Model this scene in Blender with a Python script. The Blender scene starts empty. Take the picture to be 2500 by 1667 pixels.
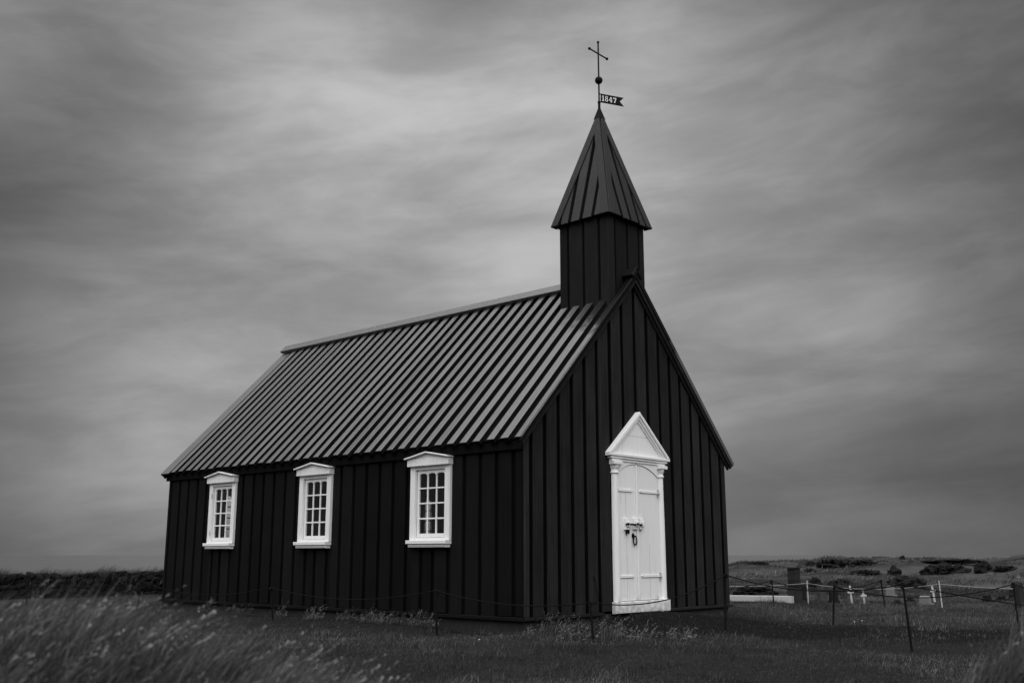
import bpy, bmesh, math, random
import numpy as np
from mathutils import Vector, Matrix, noise as mnoise
random.seed(7); rng = np.random.default_rng(11)
scene = bpy.context.scene
COL = scene.collection

# ------------------------------------------------------------------ camera
FPX, PITCH, YAW = 2481.5, math.radians(11.860), math.radians(42.006)
CAM = np.array([10.381, -11.799, 0.9176])
FW = np.array([-math.sin(YAW)*math.cos(PITCH), math.cos(YAW)*math.cos(PITCH), math.sin(PITCH)])
RT = np.array([math.cos(YAW), math.sin(YAW), 0.0]); UP = np.cross(RT, FW)
F0 = np.array([-math.sin(YAW), math.cos(YAW), 0.0])
cd = bpy.data.cameras.new('camera'); cam = bpy.data.objects.new('camera', cd); COL.objects.link(cam)
cam.location = CAM; cam.rotation_euler = (math.pi/2 + PITCH, 0, YAW)
cd.sensor_width = 36; cd.lens = FPX*36/2500; cd.clip_start = 0.05; cd.clip_end = 80000
cd.dof.use_dof = True; cd.dof.focus_distance = 17.0; cd.dof.aperture_fstop = 2.3
scene.camera = cam
scene.view_settings.view_transform = 'Standard'; scene.view_settings.look = 'None'
scene.view_settings.gamma = 1; scene.view_settings.use_curve_mapping = False
EXPO = 2.0
scene.view_settings.exposure = EXPO
scene.render.resolution_x = 1024; scene.render.resolution_y = 682

# ------------------------------------------------------------------ node helper
class S:
    """socket wrapper: arithmetic builds Math nodes"""
    def __init__(s, nt, k): s.nt, s.k = nt, k
    def op(s, o, b=None, c=None, clamp=False):
        n = s.nt.nodes.new('ShaderNodeMath'); n.operation = o; n.use_clamp = clamp
        for i, v in enumerate((s, b, c)):
            if v is None: continue
            if isinstance(v, S): s.nt.links.new(v.k, n.inputs[i])
            else: n.inputs[i].default_value = v
        return S(s.nt, n.outputs[0])
    def __add__(s, b): return s.op('ADD', b)
    __radd__ = __add__
    def __sub__(s, b): return s.op('SUBTRACT', b)
    def __rsub__(s, b): return (s*-1.0) + b
    def __mul__(s, b): return s.op('MULTIPLY', b)
    __rmul__ = __mul__
    def __truediv__(s, b): return s.op('DIVIDE', b)
def node(nt, typ, inputs=None, **kw):
    n = nt.nodes.new(typ)
    for k, v in kw.items(): setattr(n, k, v)
    for k, v in (inputs or {}).items():
        if isinstance(v, S): nt.links.new(v.k, n.inputs[k])
        elif hasattr(v, 'is_output'): nt.links.new(v, n.inputs[k])
        else: n.inputs[k].default_value = v
    return n
def vec(nt, x, y, z):
    return node(nt, 'ShaderNodeCombineXYZ', {0: x, 1: y, 2: z}).outputs[0]
def noise(nt, v, scale, detail=4, rough=.55, dist=0.0):
    n = node(nt, 'ShaderNodeTexNoise', {'Vector': v, 'Scale': scale, 'Detail': detail, 'Roughness': rough, 'Distortion': dist})
    return S(nt, n.outputs[0])
def smooth(x, a, b):
    n = node(x.nt, 'ShaderNodeMapRange', {0: x, 1: a, 2: b, 3: 0.0, 4: 1.0}); n.interpolation_type = 'SMOOTHSTEP'
    return S(x.nt, n.outputs[0])

# ------------------------------------------------------------------ world: overcast cloud deck (grey, the photograph is black and white)
world = bpy.data.worlds.new('World'); scene.world = world; world.use_nodes = True
nt = world.node_tree; nt.nodes.clear()
tc = node(nt, 'ShaderNodeTexCoord'); sp = node(nt, 'ShaderNodeSeparateXYZ', {0: tc.outputs['Generated']})
dx, dy, dz = (S(nt, o) for o in sp.outputs)
fwd = dx*float(F0[0]) + dy*float(F0[1]); rgt = dx*float(RT[0]) + dy*float(RT[1])
az = rgt.op('ARCTAN2', fwd); el = dz.op('ARCSINE')
# drift of the cloud deck bends the bank shapes a little
warp = noise(nt, vec(nt, az*2.0, el*5.0, 0.3), 1.6, 3)
azw = az + (warp - .5)*0.06; elw = el + (warp - .5)*0.05 - az*0.02
AI = np.linspace(-.56, .56, 9); EJ = np.linspace(-.02, .56, 6)
WT = [[-0.020, -0.060, -0.06, -0.075, 0.107, 0.111], [-0.040, 0.030, 0.040, 0.004, -0.115, -0.02], [-0.040, 0.151, 0.010, 0.030, 0.125, 0.059],
      [-0.05, 0.01, 0.043, -0.035, 0.14, -0.044], [-0.021, 0.005, 0.114, 0.087, 0.113, -0.088], [-0.018, 0.034, -0.026, 0.052, 0.066, 0.099],
      [-0.023, 0.008, 0.09, -0.01, 0.052, -0.094], [-0.012, -0.055, 0.037, -0.023, 0.032, -0.045], [-0.015, -0.032, -0.038, -0.03, -0.054, -0.01]]
def gauss(x, c, s):
    d = (x - float(c))/s
    return (d*d*-.5).op('EXPONENT')
GA = [gauss(azw, a, .11) for a in AI]; GE = [gauss(elw, e, .085) for e in EJ]
lum = None
for i, ga in enumerate(GA):
    row = None
    for j, ge in enumerate(GE):
        row = ge*WT[i][j] if row is None else ge.op('MULTIPLY_ADD', WT[i][j], row)
    lum = ga*row if lum is None else ga.op('MULTIPLY_ADD', row, lum)
lum = lum + 0.175
# streaky cloud deck: planar projection so that bands crowd together toward the horizon
inv = 1.0/1.0
den = dz.op('ABSOLUTE') + 0.10
WD = math.radians(62)
su = (rgt*math.sin(WD) + fwd*math.cos(WD))/den; sv = (fwd*math.sin(WD) - rgt*math.cos(WD))/den
st = noise(nt, vec(nt, su*.40, sv*.85, 0.0), 1.15, 5, .5, .3)
st2 = noise(nt, vec(nt, az*3.4, el*15.0 - az*1.2, 2.0), 1.6, 5, .52, .9)
lump = noise(nt, vec(nt, az*1.5 + el*.3, el*4.6 - az*.55, 5.0), 3.2, 6, .57, .3)
lump = smooth(lump, .30, .72)
lum = lum*(0.65 + st*.13 + st2*.32 + lump*.41)
lum = lum.op('MAXIMUM', 0.05)
SKY_STRENGTH = 0.15
bg = node(nt, 'ShaderNodeBackground', {'Color': (lum*(1.0/(2**EXPO)/SKY_STRENGTH)).k, 'Strength': SKY_STRENGTH})
nt.links.new(bg.outputs[0], node(nt, 'ShaderNodeOutputWorld').inputs[0])
world.cycles.sampling_method = 'MANUAL'; world.cycles.sample_map_resolution = 512

# the bright upper overcast: one very soft sun, high and behind the photographer
sd = bpy.data.lights.new('sun', 'SUN'); sd.energy = 1.15; sd.angle = math.radians(110); sd.color = (1, 1, 1)
sun = bpy.data.objects.new('sun', sd); COL.objects.link(sun)
el_s, az_s = math.radians(66), math.atan2(-0.75, 0.66)
sdir = Vector((math.cos(el_s)*math.cos(az_s), math.cos(el_s)*math.sin(az_s), math.sin(el_s)))
sun.rotation_euler = (-sdir).to_track_quat('-Z', 'Y').to_euler(); sun.location = (10, -20, 30)

# ------------------------------------------------------------------ materials
def mat(name, base=.1, rough=.6, spec=.3, grain=None, var=.0, bump=.0, coat=0.0, coat_rough=.3, blotch=0.0, metal=0.0, fn=None, ga=.9):
    """grey principled material; grain=(sx,sy,sz) stretches a fine noise; var = tone change from piece to piece"""
    m = bpy.data.materials.new(name); m.use_nodes = True; nt = m.node_tree
    b = nt.nodes['Principled BSDF']
    co = node(nt, 'ShaderNodeTexCoord').outputs['Object']
    rnd = S(nt, node(nt, 'ShaderNodeObjectInfo').outputs['Random'])
    geo = node(nt, 'ShaderNodeNewGeometry')
    v = node(nt, 'ShaderNodeVectorMath', {0: geo.outputs['Position'], 1: vec(nt, rnd*7.3, rnd*3.1, rnd*11.7)}, operation='ADD').outputs[0]
    tone = rnd*var + (1.0 - var*.5)
    h = None
    if grain:
        gv = node(nt, 'ShaderNodeMapping', {'Vector': v, 'Scale': grain[:3], 'Rotation': grain[3] if len(grain) > 3 else (0, 0, 0)}, vector_type='TEXTURE' if len(grain) > 3 else 'POINT').outputs[0]
        if len(grain) > 3: gv = node(nt, 'ShaderNodeMapping', {'Vector': node(nt, 'ShaderNodeMapping', {'Vector': v, 'Rotation': grain[3]}).outputs[0], 'Scale': grain[:3]}).outputs[0]
        h = noise(nt, gv, 1.0, 6, .65)
        tone = tone*(1.0 - ga*.5 + h*ga)
    if blotch:
        bl = noise(nt, v, 1.7, 5, .6)
        tone = tone*(1.0 - blotch*.5 + bl*blotch)
    val = tone*base
    if fn: val = fn(nt, val, geo.outputs['Position'])
    nt.links.new(val.k, b.inputs['Base Color'])
    b.inputs['Roughness'].default_value = rough; b.inputs['Specular IOR Level'].default_value = spec
    b.inputs['Metallic'].default_value = metal
    if coat:
        b.inputs['Coat IOR'].default_value = 1.65; b.inputs['Coat Weight'].default_value = coat; b.inputs['Coat Roughness'].default_value = coat_rough
    if bump and h:
        bn = node(nt, 'ShaderNodeBump', {'Height': h.k, 'Strength': bump, 'Distance': .006})
        nt.links.new(bn.outputs[0], b.inputs['Normal'])
        if coat: nt.links.new(bn.outputs[0], b.inputs['Coat Normal'])
    return m
def streaks(nt, val, pos):     # rain streaks and grime running down white paint
    n = noise(nt, node(nt, 'ShaderNodeMapping', {'Vector': pos, 'Scale': (22, 22, 1.3)}).outputs[0], 1.0, 6, .7)
    d = smooth(n, .52, .78)
    n2 = noise(nt, pos, 30.0, 3)
    Z_ = S(nt, node(nt, 'ShaderNodeSeparateXYZ', {0: pos}).outputs[2])
    spl = smooth(Z_*-1.0 + (noise(nt, pos, 9.0, 5, .7) - .5)*1.1, -.28, .15)     # mud splashed up from the ground
    return val*(1.0 - d*.24)*(0.95 + n2*.08)*(1.0 - spl*.45)
def roof_stain(nt, val, pos):  # wet, unpainted wood below the tower and toward the front verge
    s = node(nt, 'ShaderNodeSeparateXYZ', {0: pos}); X, Y, Z = (S(nt, o) for o in s.outputs)
    n = noise(nt, pos, 6.0, 5, .6)
    zone = smooth(X, -1.5, -.2)*smooth(Z + (n - .5)*.9 + X*0.35, 4.50, 4.95)
    n2 = noise(nt, node(nt, 'ShaderNodeMapping', {'Vector': pos, 'Scale': (30, 4, 4)}).outputs[0], 1.0, 5, .7)
    pale = smooth(n2, .68, .74)
    return val*(1.0 - zone*.85) + pale*0.08
M = {}
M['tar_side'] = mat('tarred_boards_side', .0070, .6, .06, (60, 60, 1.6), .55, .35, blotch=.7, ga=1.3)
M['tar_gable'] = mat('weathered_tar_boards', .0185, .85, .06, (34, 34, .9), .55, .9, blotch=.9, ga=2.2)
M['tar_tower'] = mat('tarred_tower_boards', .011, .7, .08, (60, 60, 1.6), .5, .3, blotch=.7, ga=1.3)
M['tar_shade'] = mat('tarred_backing_shade', .0065, .95, .0, (60, 60, 1.6), 0, .2)  # backing and gable board edges; gap shade put into a darker tar
SL = math.atan(1.0237)
M['roof'] = mat('tarred_roof_planks', .048, .38, .8, (60, 1.5, 60, (-SL, 0, 0)), .5, .35, coat=1.0, coat_rough=.3, blotch=.5, fn=roof_stain, ga=1.4)
def roof_wear(m):
    nt = m.node_tree; b = nt.nodes['Principled BSDF']; pos = node(nt, 'ShaderNodeNewGeometry').outputs['Position']
    rnd = S(nt, node(nt, 'ShaderNodeObjectInfo').outputs['Random'])
    X_, Y_, Z_ = (S(nt, o) for o in node(nt, 'ShaderNodeSeparateXYZ', {0: pos}).outputs)
    n = noise(nt, pos, 6.0, 5, .6); zone = smooth(X_, -1.5, -.2)*smooth(Z_ + (n - .5)*.9 + X_*0.35, 4.50, 4.95)
    g = noise(nt, node(nt, 'ShaderNodeMapping', {'Vector': vec(nt, X_*40.0 + rnd*50.0, Y_*1.2, Z_*1.2 + rnd*20.0)}).outputs[0], 1.0, 6, .65)
    scuff = smooth(noise(nt, vec(nt, X_*14.0 + rnd*9.0, Y_*3.0, Z_*3.0), 1.0, 6, .75), .60, .72)
    w = (1.0 - zone*.92)*(1.0 - scuff*.45)
    nt.links.new(w.k, b.inputs['Coat Weight']); nt.links.new((w*.8).k, b.inputs['Specular IOR Level'])
    r = .22 + g*.34 + rnd*.08
    nt.links.new(r.k, b.inputs['Roughness']); nt.links.new(r.k, b.inputs['Coat Roughness'])
roof_wear(M['roof'])
M['roof_shade'] = mat('roof_underlay_shade', .0085, .95, .0, (60, 60, 1.6), 0, .2)  # underlay and plank sides, coloured darker than the tops as gap shade
M['spire'] = mat('tarred_spire_planks', .014, .5, .28, (70, 70, 1.6), .7, .5, blotch=.8, ga=1.3)
M['white'] = mat('white_paint', .78, .5, .3, (40, 40, 2), 0.05, .06, fn=streaks, ga=.10)
M['white_old'] = mat('old_white_paint', .42, .7, .2, (30, 30, 3), .1, .2, blotch=.25, ga=.3)
M['iron'] = mat('dark_iron', .005, .7, .1, (20, 20, 20), 0, .2)
M['rope'] = mat('dark_rope', .010, .95, .02, (90, 90, 90), .1, .4)
M['cord'] = mat('pale_cord', .30, .8, .1)
M['concrete'] = mat('foundation_concrete', .028, .9, .1, (9, 9, 9), 0, .4, blotch=.6)
M['stone'] = mat('grey_gravestone', .045, .85, .15, (8, 8, 8), .3, .4, blotch=.5)
M['stone_mid'] = mat('mossy_grave_blocks', .026, .9, .05, (8, 8, 8), .5, .4, blotch=.7)
M['stone_dark'] = mat('dark_gravestone', .012, .7, .1, (8, 8, 8), .3, .3, blotch=.5)
M['stone_pale'] = mat('pale_gravestone', .16, .85, .15, (8, 8, 8), .2, .4, blotch=.5)
M['lava'] = mat('dark_lava', .014, .95, .08, (5, 5, 5), .5, .8, blotch=.8)
M['wall_stone'] = mat('wall_lava_stone', .0085, .95, .05, (5, 5, 5), .7, .8, blotch=.8)
M['interior'] = mat('interior_boards', .05, .8, .1, (20, 20, 2), 0, .1)
M['curtain'] = mat('interior_white', .5, .8, .1)
M['flower'] = mat('white_petals', .7, .8, .1)
def glass_mat():
    m = bpy.data.materials.new('window_glass'); m.use_nodes = True; nt = m.node_tree; nt.nodes.clear()
    bf = S(nt, node(nt, 'ShaderNodeNewGeometry').outputs['Backfacing'])
    fr = node(nt, 'ShaderNodeFresnel', {'IOR': (bf*(1/1.55 - 1.55) + 1.55).k})
    w = noise(nt, node(nt, 'ShaderNodeNewGeometry').outputs['Position'], 7.0, 2)
    bn = node(nt, 'ShaderNodeBump', {'Height': w.k, 'Strength': .02, 'Distance': .02})
    gl = node(nt, 'ShaderNodeBsdfGlossy', {'Roughness': .03, 'Color': (.9, .9, .9, 1), 'Normal': bn.outputs[0]})
    tr = node(nt, 'ShaderNodeBsdfTransparent', {'Color': (.93, .93, .93, 1)})
    mx = node(nt, 'ShaderNodeMixShader', {0: fr.outputs[0], 1: tr.outputs[0], 2: gl.outputs[0]})
    nt.links.new(mx.outputs[0], node(nt, 'ShaderNodeOutputMaterial').inputs[0]); return m
M['glass'] = glass_mat()
def ground_mat():
    m = bpy.data.materials.new('turf_ground'); m.use_nodes = True; nt = m.node_tree; b = nt.nodes['Principled BSDF']
    pos = node(nt, 'ShaderNodeNewGeometry').outputs['Position']
    dirt = S(nt, node(nt, 'ShaderNodeAttribute', attribute_name='dirt').outputs['Fac'])
    far = S(nt, node(nt, 'ShaderNodeAttribute', attribute_name='far').outputs['Fac'])
    n1 = noise(nt, pos, .35, 5, .6); n2 = noise(nt, pos, 7.0, 5, .7); n3 = noise(nt, node(nt, 'ShaderNodeMapping', {'Vector': pos, 'Scale': (.5, .5, 3)}).outputs[0], 1.3, 6, .65)
    turf = 0.020*(0.5 + n1)*(0.35 + n2*1.3)
    soil = 0.011*(0.3 + n2*1.4) + smooth(noise(nt, pos, 16.0, 4, .7), .60, .70)*.03
    band = smooth(noise(nt, node(nt, 'ShaderNodeMapping', {'Vector': pos, 'Rotation': (0, 0, -YAW), 'Scale': (.09, .16, .2)}).outputs[0], 1.0, 6, .6), .36, .62)
    farm = 0.048*(0.1 + n3*.9 + band*.75)
    tuft = smooth(noise(nt, pos, 1.1, 6, .7), .50, .62)
    farm = farm*(1.0 - tuft*.35)
    v = turf*(1.0 - far) + farm*far
    v = v*(1.0 - dirt) + soil*dirt
    nt.links.new(v.k, b.inputs['Base Color']); b.inputs['Roughness'].default_value = .95; b.inputs['Specular IOR Level'].default_value = .0
    bn = node(nt, 'ShaderNodeBump', {'Height': n2.k, 'Strength': .9, 'Distance': .05}); nt.links.new(bn.outputs[0], b.inputs['Normal'])
    return m
M['ground'] = ground_mat()
def grass_mat(name, base, dry):
    m = bpy.data.materials.new(name); m.use_nodes = True; nt = m.node_tree; nt.nodes.clear()
    t = S(nt, node(nt, 'ShaderNodeAttribute', attribute_name='tone').outputs['Fac'])
    pos = node(nt, 'ShaderNodeNewGeometry').outputs['Position']
    n = noise(nt, pos, .8, 5, .62)
    v = (t*dry + base)*(0.1 + n*1.8)
    d = node(nt, 'ShaderNodeBsdfDiffuse', {'Color': v.k}); tl = node(nt, 'ShaderNodeBsdfTranslucent', {'Color': v.k})
    g = node(nt, 'ShaderNodeBsdfGlossy', {'Roughness': .5, 'Color': (.5, .5, .5, 1)})
    mx = node(nt, 'ShaderNodeMixShader', {0: .3, 1: d.outputs[0], 2: tl.outputs[0]})
    mx2 = node(nt, 'ShaderNodeMixShader', {0: .012, 1: mx.outputs[0], 2: g.outputs[0]})
    nt.links.new(mx2.outputs[0], node(nt, 'ShaderNodeOutputMaterial').inputs[0]); return m
M['grass'] = grass_mat('short_grass', .014, .165)
M['tall_grass'] = grass_mat('tall_grass', .030, .20)
M['weed'] = grass_mat('dry_seeding_grass', .03, .17)
def sea_mat():
    m = bpy.data.materials.new('sea_water'); m.use_nodes = True; nt = m.node_tree; b = nt.nodes['Principled BSDF']
    pos = node(nt, 'ShaderNodeNewGeometry').outputs['Position']
    w = noise(nt, node(nt, 'ShaderNodeMapping', {'Vector': pos, 'Rotation': (0, 0, -YAW), 'Scale': (.02, .10, .1)}).outputs[0], 1.0, 6, .6)
    b.inputs['Base Color'].default_value = (.03, .03, .03, 1); b.inputs['Roughness'].default_value = .35; b.inputs['IOR'].default_value = 1.33
    nt.links.new((w*.04 + .040).k, b.inputs['Base Color'])
    bn = node(nt, 'ShaderNodeBump', {'Height': w.k, 'Strength': .35, 'Distance': 1.5}); nt.links.new(bn.outputs[0], b.inputs['Normal'])
    return m
M['sea'] = sea_mat()

# ------------------------------------------------------------------ mesh helpers
def tag(o, label=None, cat=None, group=None, kind=None):
    if label: o['label'] = label
    if cat: o['category'] = cat
    if group: o['group'] = group
    if kind: o['kind'] = kind
    return o
def empty(name, loc=(0, 0, 0), rz=0.0, parent=None):
    o = bpy.data.objects.new(name, None); o.location = loc; o.rotation_euler = (0, 0, rz); o.empty_display_size = .2
    COL.objects.link(o); o.parent = parent; return o
class MB:
    def __init__(s): s.v = []; s.f = []; s.sm = []; s.mi = []
    def add(s, vs, fs, sm=False, mi=None):
        s.mi += mi if mi else [0]*len(fs); k = len(s.v); s.v += [tuple(map(float, q)) for q in vs]; s.f += [tuple(i + k for i in q) for q in fs]; s.sm += [sm]*len(fs); return s
    def box(s, a, b):
        (x0, y0, z0), (x1, y1, z1) = a, b
        v = [(x, y, z) for z in (z0, z1) for y in (y0, y1) for x in (x0, x1)]
        return s.add(v, [(0, 2, 3, 1), (4, 5, 7, 6), (0, 1, 5, 4), (2, 6, 7, 3), (0, 4, 6, 2), (1, 3, 7, 5)])
    def plate(s, poly, O, U, V, N, t, ch=.006):
        """convex polygon (ccw in U,V) raised t along N, front edges chamfered"""
        poly = [np.array(q, float) for q in poly]; n = len(poly); O, U, V, N = (np.array(q, float) for q in (O, U, V, N))
        ins = inset(poly, ch) if ch else poly
        v = [O + U*q[0] + V*q[1] for q in poly] + [O + U*q[0] + V*q[1] + N*(t - ch) for q in poly]
        f = [tuple(range(n))[::-1]] + [(i, (i+1) % n, n + (i+1) % n, n + i) for i in range(n)]
        if ch:
            v += [O + U*q[0] + V*q[1] + N*t for q in ins]
            f += [(n + i, n + (i+1) % n, 2*n + (i+1) % n, 2*n + i) for i in range(n)] + [tuple(range(2*n, 3*n))]
        else: f += [tuple(range(n, 2*n))]
        return s.add(v, f, mi=[1]*(n + 1) + [0]*(len(f) - n - 1))
    def tube(s, pts, r, n=8, cap=True):
        pts = [np.array(q, float) for q in pts]; R = r if hasattr(r, '__len__') else [r]*len(pts)
        v = []; ref = None
        for i, q in enumerate(pts):
            d = pts[min(i+1, len(pts)-1)] - pts[max(i-1, 0)]; d /= np.linalg.norm(d) + 1e-12
            if ref is None:
                ref = np.cross(d, (0, 0, 1)); 
                if np.linalg.norm(ref) < 1e-3: ref = np.cross(d, (1, 0, 0))
            a = ref - d*(ref @ d); a /= np.linalg.norm(a); ref = a; b = np.cross(d, a)
            v += [q + R[i]*(a*math.cos(2*math.pi*k/n) + b*math.sin(2*math.pi*k/n)) for k in range(n)]
        m = len(pts)
        f = [(i*n + k, i*n + (k+1) % n, (i+1)*n + (k+1) % n, (i+1)*n + k) for i in range(m-1) for k in range(n)]
        s.add(v, f, True)
        if cap: s.add(v[:n], [tuple(range(n))[::-1]]); s.add(v[-n:], [tuple(range(n))])
        return s
    def ball(s, c, r, n=10, m=7):
        c = np.array(c, float); rr = r if hasattr(r, '__len__') else (r, r, r)
        v = []; f = []
        for i in range(m+1):
            th = math.pi*i/m
            for k in range(n):
                ph = 2*math.pi*k/n; v.append(c + np.array((rr[0]*math.sin(th)*math.cos(ph), rr[1]*math.sin(th)*math.sin(ph), -rr[2]*math.cos(th))))
        for i in range(m):
            for k in range(n): f.append((i*n + k, i*n + (k+1) % n, (i+1)*n + (k+1) % n, (i+1)*n + k))
        return s.add(v, f, True)
    def lathe(s, prof, c, n=16, arc=(0, 2*math.pi)):
        """profile [(r,z)] revolved about a vertical axis through c, over an arc"""
        c = np.array(c, float); full = arc[1] - arc[0] > 6.28; m = n if full else n + 1; v = []; f = []
        for (r, z) in prof:
            for k in range(m):
                a = arc[0] + (arc[1] - arc[0])*k/n; v.append(c + np.array((r*math.cos(a), r*math.sin(a), z)))
        for i in range(len(prof)-1):
            for k in range(n): f.append((i*m + k, i*m + (k+1) % m, (i+1)*m + (k+1) % m, (i+1)*m + k))
        return s.add(v, f, True)
    def build(s, name, m, parent=None, loc=None, rz=0.0, edge=None):
        me = bpy.data.meshes.new(name); me.from_pydata(s.v, [], s.f); me.polygons.foreach_set('use_smooth', s.sm); me.update()
        me.materials.append(M[m] if isinstance(m, str) else m)
        if edge: me.materials.append(M[edge]); me.polygons.foreach_set('material_index', s.mi)
        o = bpy.data.objects.new(name, me); COL.objects.link(o); o.parent = parent
        if loc is not None: o.location = loc; o.rotation_euler = (0, 0, rz)
        return o
def inset(poly, d):
    n = len(poly); out = []
    for i in range(n):
        a, b, c = poly[i-1], poly[i], poly[(i+1) % n]
        e1 = (b - a)/max(np.linalg.norm(b - a), 1e-9); e2 = (c - b)/max(np.linalg.norm(c - b), 1e-9)
        n1 = np.array((-e1[1], e1[0])); n2 = np.array((-e2[1], e2[0])); k = 1 + n1 @ n2
        out.append(b + (n1 + n2)*d/max(k, .25))
    return out
def clip(poly, a, b, c):
    """keep a*u+b*v<=c"""
    out = []
    for i in range(len(poly)):
        p, q = poly[i], poly[(i+1) % len(poly)]; fp, fq = a*p[0] + b*p[1] - c, a*q[0] + b*q[1] - c
        if fp <= 0: out.append(p)
        if fp*fq < 0: t = fp/(fp - fq); out.append((p[0] + (q[0]-p[0])*t, p[1] + (q[1]-p[1])*t))
    return out
def rect(u0, v0, u1, v1): return [(u0, v0), (u1, v0), (u1, v1), (u0, v1)]
X, Y, Z = np.eye(3)

# ------------------------------------------------------------------ terrain
def h2(ix, iy, s):
    n = (ix*374761393 + iy*668265263 + s*1442695041) & 0xffffffff
    n = ((n ^ (n >> 13))*1274126177) & 0xffffffff
    return ((n ^ (n >> 16)) & 0xffff)/65535.0
def vnoise(x, y, s=0):
    x = np.asarray(x, float); y = np.asarray(y, float); ix = np.floor(x).astype(np.int64); iy = np.floor(y).astype(np.int64)
    fx = x - ix; fy = y - iy; fx = fx*fx*(3-2*fx); fy = fy*fy*(3-2*fy)
    return (h2(ix, iy, s)*(1-fx) + h2(ix+1, iy, s)*fx)*(1-fy) + (h2(ix, iy+1, s)*(1-fx) + h2(ix+1, iy+1, s)*fx)*fy
def fbm(x, y, s=0, o=4):
    r = 0; a = .5
    for k in range(o): r = r + a*vnoise(x*2**k, y*2**k, s+k); a *= .5
    return r
def sstep(x, a, b): t = np.clip((x - a)/(b - a), 0, 1); return t*t*(3-2*t)
def ray(px, py):
    return FW + RT*(px - 1250)/FPX - UP*(py - 833.5)/FPX
CREST = [(-300, 1400), (390, 1400), (900, 1400), (1500, 1385), (1779, 1379), (1824, 1376), (1900, 1373), (1980, 1373), (2010, 1369), (2047, 1365), (2081, 1363.5), (2130, 1363), (2154, 1360.5), (2175, 1364),
         (2217, 1366), (2282, 1366), (2391, 1369), (2459, 1364), (2500, 1359), (2700, 1356)]
CA = np.array([math.atan2(ray(x, y) @ RT, ray(x, y) @ F0) for x, y in CREST])
CT = np.array([ray(x, y)[2]/math.hypot(*ray(x, y)[:2]) for x, y in CREST])
def G(x, y):
    x = np.asarray(x, float); y = np.asarray(y, float)
    rx, ry = x - CAM[0], y - CAM[1]; l = rx*RT[0] + ry*RT[1]; d = rx*F0[0] + ry*F0[1]; r = np.hypot(rx, ry); a = np.arctan2(l, d)
    z = -0.27 + (fbm(x*.45, y*.45, 3) - .47)*.10 + (fbm(x*1.9, y*1.9, 9, 3) - .44)*.05
    # raised turf against the side wall, earth banked up to the door
    z = z + (.085 + .05*(fbm(x*1.1, y*1.1, 19, 3) - .4))*np.exp(-((y + .35)/.8)**2)*sstep(x, -14, -9)*sstep(-x, .2, 2.2)
    z = z + .23*np.exp(-((x - .2)/1.0)**2 - ((y - 3.3)/1.7)**2)
    z = z + .09*np.exp(-((x - .1)/.9)**2 - ((y - 5.7)/1.2)**2)
    z = z + .10*np.exp(-((x - .3)/.9)**2 - ((y - .2)/1.4)**2)
    # grassy banks close to the photographer
    z = z + .74*np.exp(-((l + 2.1)/1.2)**2 - ((d - 4.1)/.85)**2) + .24*np.exp(-((l + .75)/.75)**2 - ((d - 3.9)/.65)**2)
    z = z + .78*np.exp(-((l - 2.25)/.68)**2 - ((d - 4.1)/.85)**2)
    # dunes to the right, falling to the sea behind their crest; on the left the land ends behind the wall
    crest = CAM[2] + 95*np.interp(a, CA, CT)
    rise = sstep(r, 34, 95)
    right = sstep(a, .10, .22)
    bump = (fbm(x*.11, y*.11, 21, 4) - .47)*1.3*sstep(r, 30, 48)*(1 - .75*sstep(r, 78, 95)) + (fbm(x*.5, y*.5, 33, 3) - .44)*.45*sstep(r, 30, 45)
    z = z + right*((crest + .27)*rise + bump)
    z = z - (1-right)*2.2*sstep(r, 40, 60)
    z = z - 5*sstep(r, 100, 150)
    return z
def dirt_mask(x, y):
    """worn earth: before the door, the path leading off to the right, a strip under the eaves"""
    x = np.asarray(x, float); y = np.asarray(y, float)
    w = fbm(x*.9, y*.9, 5)*1.6 - .75
    ax, ay, bx, by = 1.2, 3.0, 5.6, 5.3
    t = np.clip(((x-ax)*(bx-ax) + (y-ay)*(by-ay))/((bx-ax)**2 + (by-ay)**2), 0, 1)
    dp = np.hypot(x - ax - t*(bx-ax), y - ay - t*(by-ay))
    m = 1 - sstep(dp + w*1.3, .8 + .35*t, 1.7 + .4*t)
    dd = np.hypot((x - .9)/1.1, (y - 2.4)/2.5)
    m = np.maximum(m, 1 - sstep(dd + w*.5, .7, 1.1))
    ev = np.exp(-((y + .28)/.20)**2)*sstep(x, -11, -10.3)*sstep(-x, -.4, .1)
    m = np.maximum(m, ev*sstep(w, -.3, .0)*.95)
    hollow = np.exp(-((x - 2.6)/1.3)**2 - ((y + .35)/.28)**2)
    m = np.maximum(m, hollow*.6)
    return np.clip(m, 0, 1)
def at(px, py):
    """first point of the terrain met by the line of sight"""
    d = ray(px, py); t = np.concatenate([np.arange(3, 45, .02), np.arange(45, 200, .1)]); q = CAM + d*t[:, None]
    k = np.nonzero(q[:, 2] <= G(q[:, 0], q[:, 1]))[0]; q = q[k[0] if len(k) else -1].copy()
    q[2] = float(G(q[0], q[1])); return q
def above(px, py, base):
    """point seen at px,py on the upright plane through base that faces the viewer"""
    d = ray(px, py); t = ((base - CAM) @ F0)/(d @ F0); return CAM + d*t
def ppm(q): return FPX/((np.array(q) - CAM) @ FW)
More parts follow.
